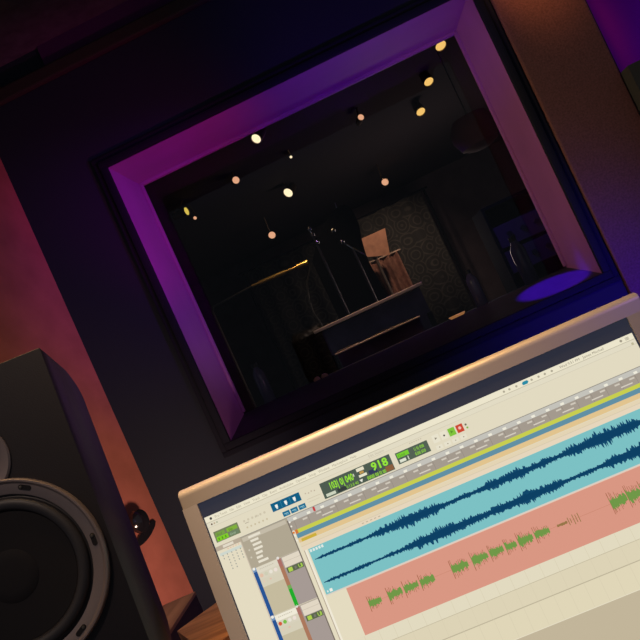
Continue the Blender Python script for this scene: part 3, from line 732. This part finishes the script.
# ------------------------------------------------------------------ light
w = bpy.data.worlds.new('world'); S.world = w; w.use_nodes = True
w.node_tree.nodes['Background'].inputs['Color'].default_value = (.72, .82, 1.0, 1); w.node_tree.nodes['Background'].inputs['Strength'].default_value = .10
def light(kind, name, loc, col, power, target=None, size=.1, angle=60, blend=.6, sy=None):
    l = bpy.data.lights.new(name, kind); l.color = col; l.energy = power
    o = bpy.data.objects.new(name, l); C.objects.link(o); o.location = R3(loc)
    if kind == 'AREA':
        l.size = size
        if sy: l.shape = 'RECTANGLE'; l.size_y = sy
    else: l.shadow_soft_size = size
    if kind == 'SPOT': l.spot_size = math.radians(angle); l.spot_blend = blend
    if target is not None:
        o.rotation_euler = (R3(target) - o.location).to_track_quat('-Z', 'Y').to_euler()
    return o
# ceiling lamp ahead of the desk: gilds the top of the monitor and the loudspeaker
light('SPOT', 'desk_lamp_light', (-.15, .72, 1.45), (1, .60, .24), 205, (-.04, .98, -.12), .16, 34, .7)
light('SPOT', 'desk_front_light', (-.45, -.6, 1.5), (1, .76, .62), 62, (-.30, .95, -.25), .10, 30, 1)
light('SPOT', 'speaker_lamp_light', (-.52, 1.0, 1.50), (1, .62, .28), 95, (-.52, .85, .0), .06, 26, .8)
# soft warm room light from the left behind the camera
light('SPOT', 'room_light', (-1.2, -.6, .9), (1, .74, .66), 4, (-.5, .9, -.2), .2, 50, 1)
light('SPOT', 'violet_room_light', (1.6, .1, .5), (.45, .2, 1), 14, (.35, 1.0, -.15), .1, 30, 1)
# magenta and violet wash on the window reveal
light('SPOT', 'magenta_wash', (.0, 2.05, -.10), (1, .03, .55), 22, (-.62, 3.0, 1.05), .05, 50, .9)
light('SPOT', 'violet_wash', (.25, 2.1, .0), (.26, .0, 1), 24, (.42, 2.98, 1.05), .05, 62, .9)
light('SPOT', 'purple_left_wash', (.55, 2.1, .65), (.46, .01, 1), 34, (-.75, 3.0, .62), .05, 52, .9)
light('SPOT', 'rose_left_low_wash', (.5, 2.0, -.05), (1, .40, .8), 5, (-.75, 3.0, -.05), .05, 30, .9)
light('SPOT', 'rose_right_wash', (-.75, 1.9, .35), (1, .75, .42), 38, (.92, 3.0, .40), .05, 52, .9)
# blue LED low at the right
light('SPOT', 'blue_sill_light', (.742, 2.96, .85), (.11, .0, 1), 130, (.750, 2.955, -.18), .008, 18.5, .4)
light('SPOT', 'blue_wall_light', (1.0, 2.1, -.62), (.06, .0, 1), 34, (.85, 2.8, -.38), .06, 85, 1)
# warm light over the fabric panel
light('SPOT', 'panel_light', (1.05, 2.35, 1.50), (1, .42, .13), 30, (1.13, 2.8, 1.05), .05, 40, 1)
# violet wall at the right
light('SPOT', 'violet_wall_light', (1.9, 2.86, 1.6), (.8, .0, .8), 20, (1.7, 3.05, .95), .1, 80, .8)
light('SPOT', 'blue_wall_wash', (1.9, 2.9, .3), (.16, .0, 1), 14, (1.7, 3.05, .8), .1, 120, .8)
# red wall wash from low behind the monitor
light('SPOT', 'red_wall_wash', (-.60, 1.9, -.70), (1, .66, .52), 26, (-1.3, 2.5, -.40), .08, 120, 1)
light('SPOT', 'speaker_side_wash', (.15, 1.75, .75), (.42, .08, 1), 30, (-.40, .95, -.12), .05, 26, .9)
light('SPOT', 'shelf_fill_light', (-.62, 1.5, .6), (1, .72, .5), 12, (-.66, 1.5, -.45), .05, 44, .9)  # added warm spot that brightens the shelf and cabinet top
# live room: warm pools under its spotlights, then added tint and fill lights
light('SPOT', 'live_spot_1', (-.25, 4.25, 1.3), (1, .70, .38), 14, (-.35, 4.9, .4), .04, 70, .8)
light('SPOT', 'live_spot_2', (.62, 4.6, 1.3), (1, .62, .42), 75, (.36, 5.65, .25), .04, 44, .8)
light('SPOT', 'live_spot_3', (.1, 3.9, 1.3), (1, .66, .38), 42, (.0, 4.0, .1), .04, 40, .8)
light('SPOT', 'live_spot_4', (.8, 7.0, 1.3), (1, .74, .55), 34, (.4, 8.2, .2), .05, 95, .9)
light('SPOT', 'live_violet', (.2, 3.9, 1.2), (.55, .25, 1), 8, (.2, 4.1, -.3), .05, 90, .9)  # added violet tint for the two-tier stand
light('SPOT', 'live_blue', (.55, 4.0, .9), (.12, .03, 1), 16, (1.2, 5.0, .1), .05, 50, .9)  # added blue spot on the rack, for the blue reflections
light('POINT', 'live_fill', (1.0, 6.0, .2), (1, .78, .72), 10, None, .3)  # added soft fill, no fixture hangs here

S.view_settings.view_transform = 'Standard'; S.view_settings.look = 'None'; S.view_settings.exposure = 0; S.view_settings.gamma = 1
S.view_settings.use_curve_mapping = False
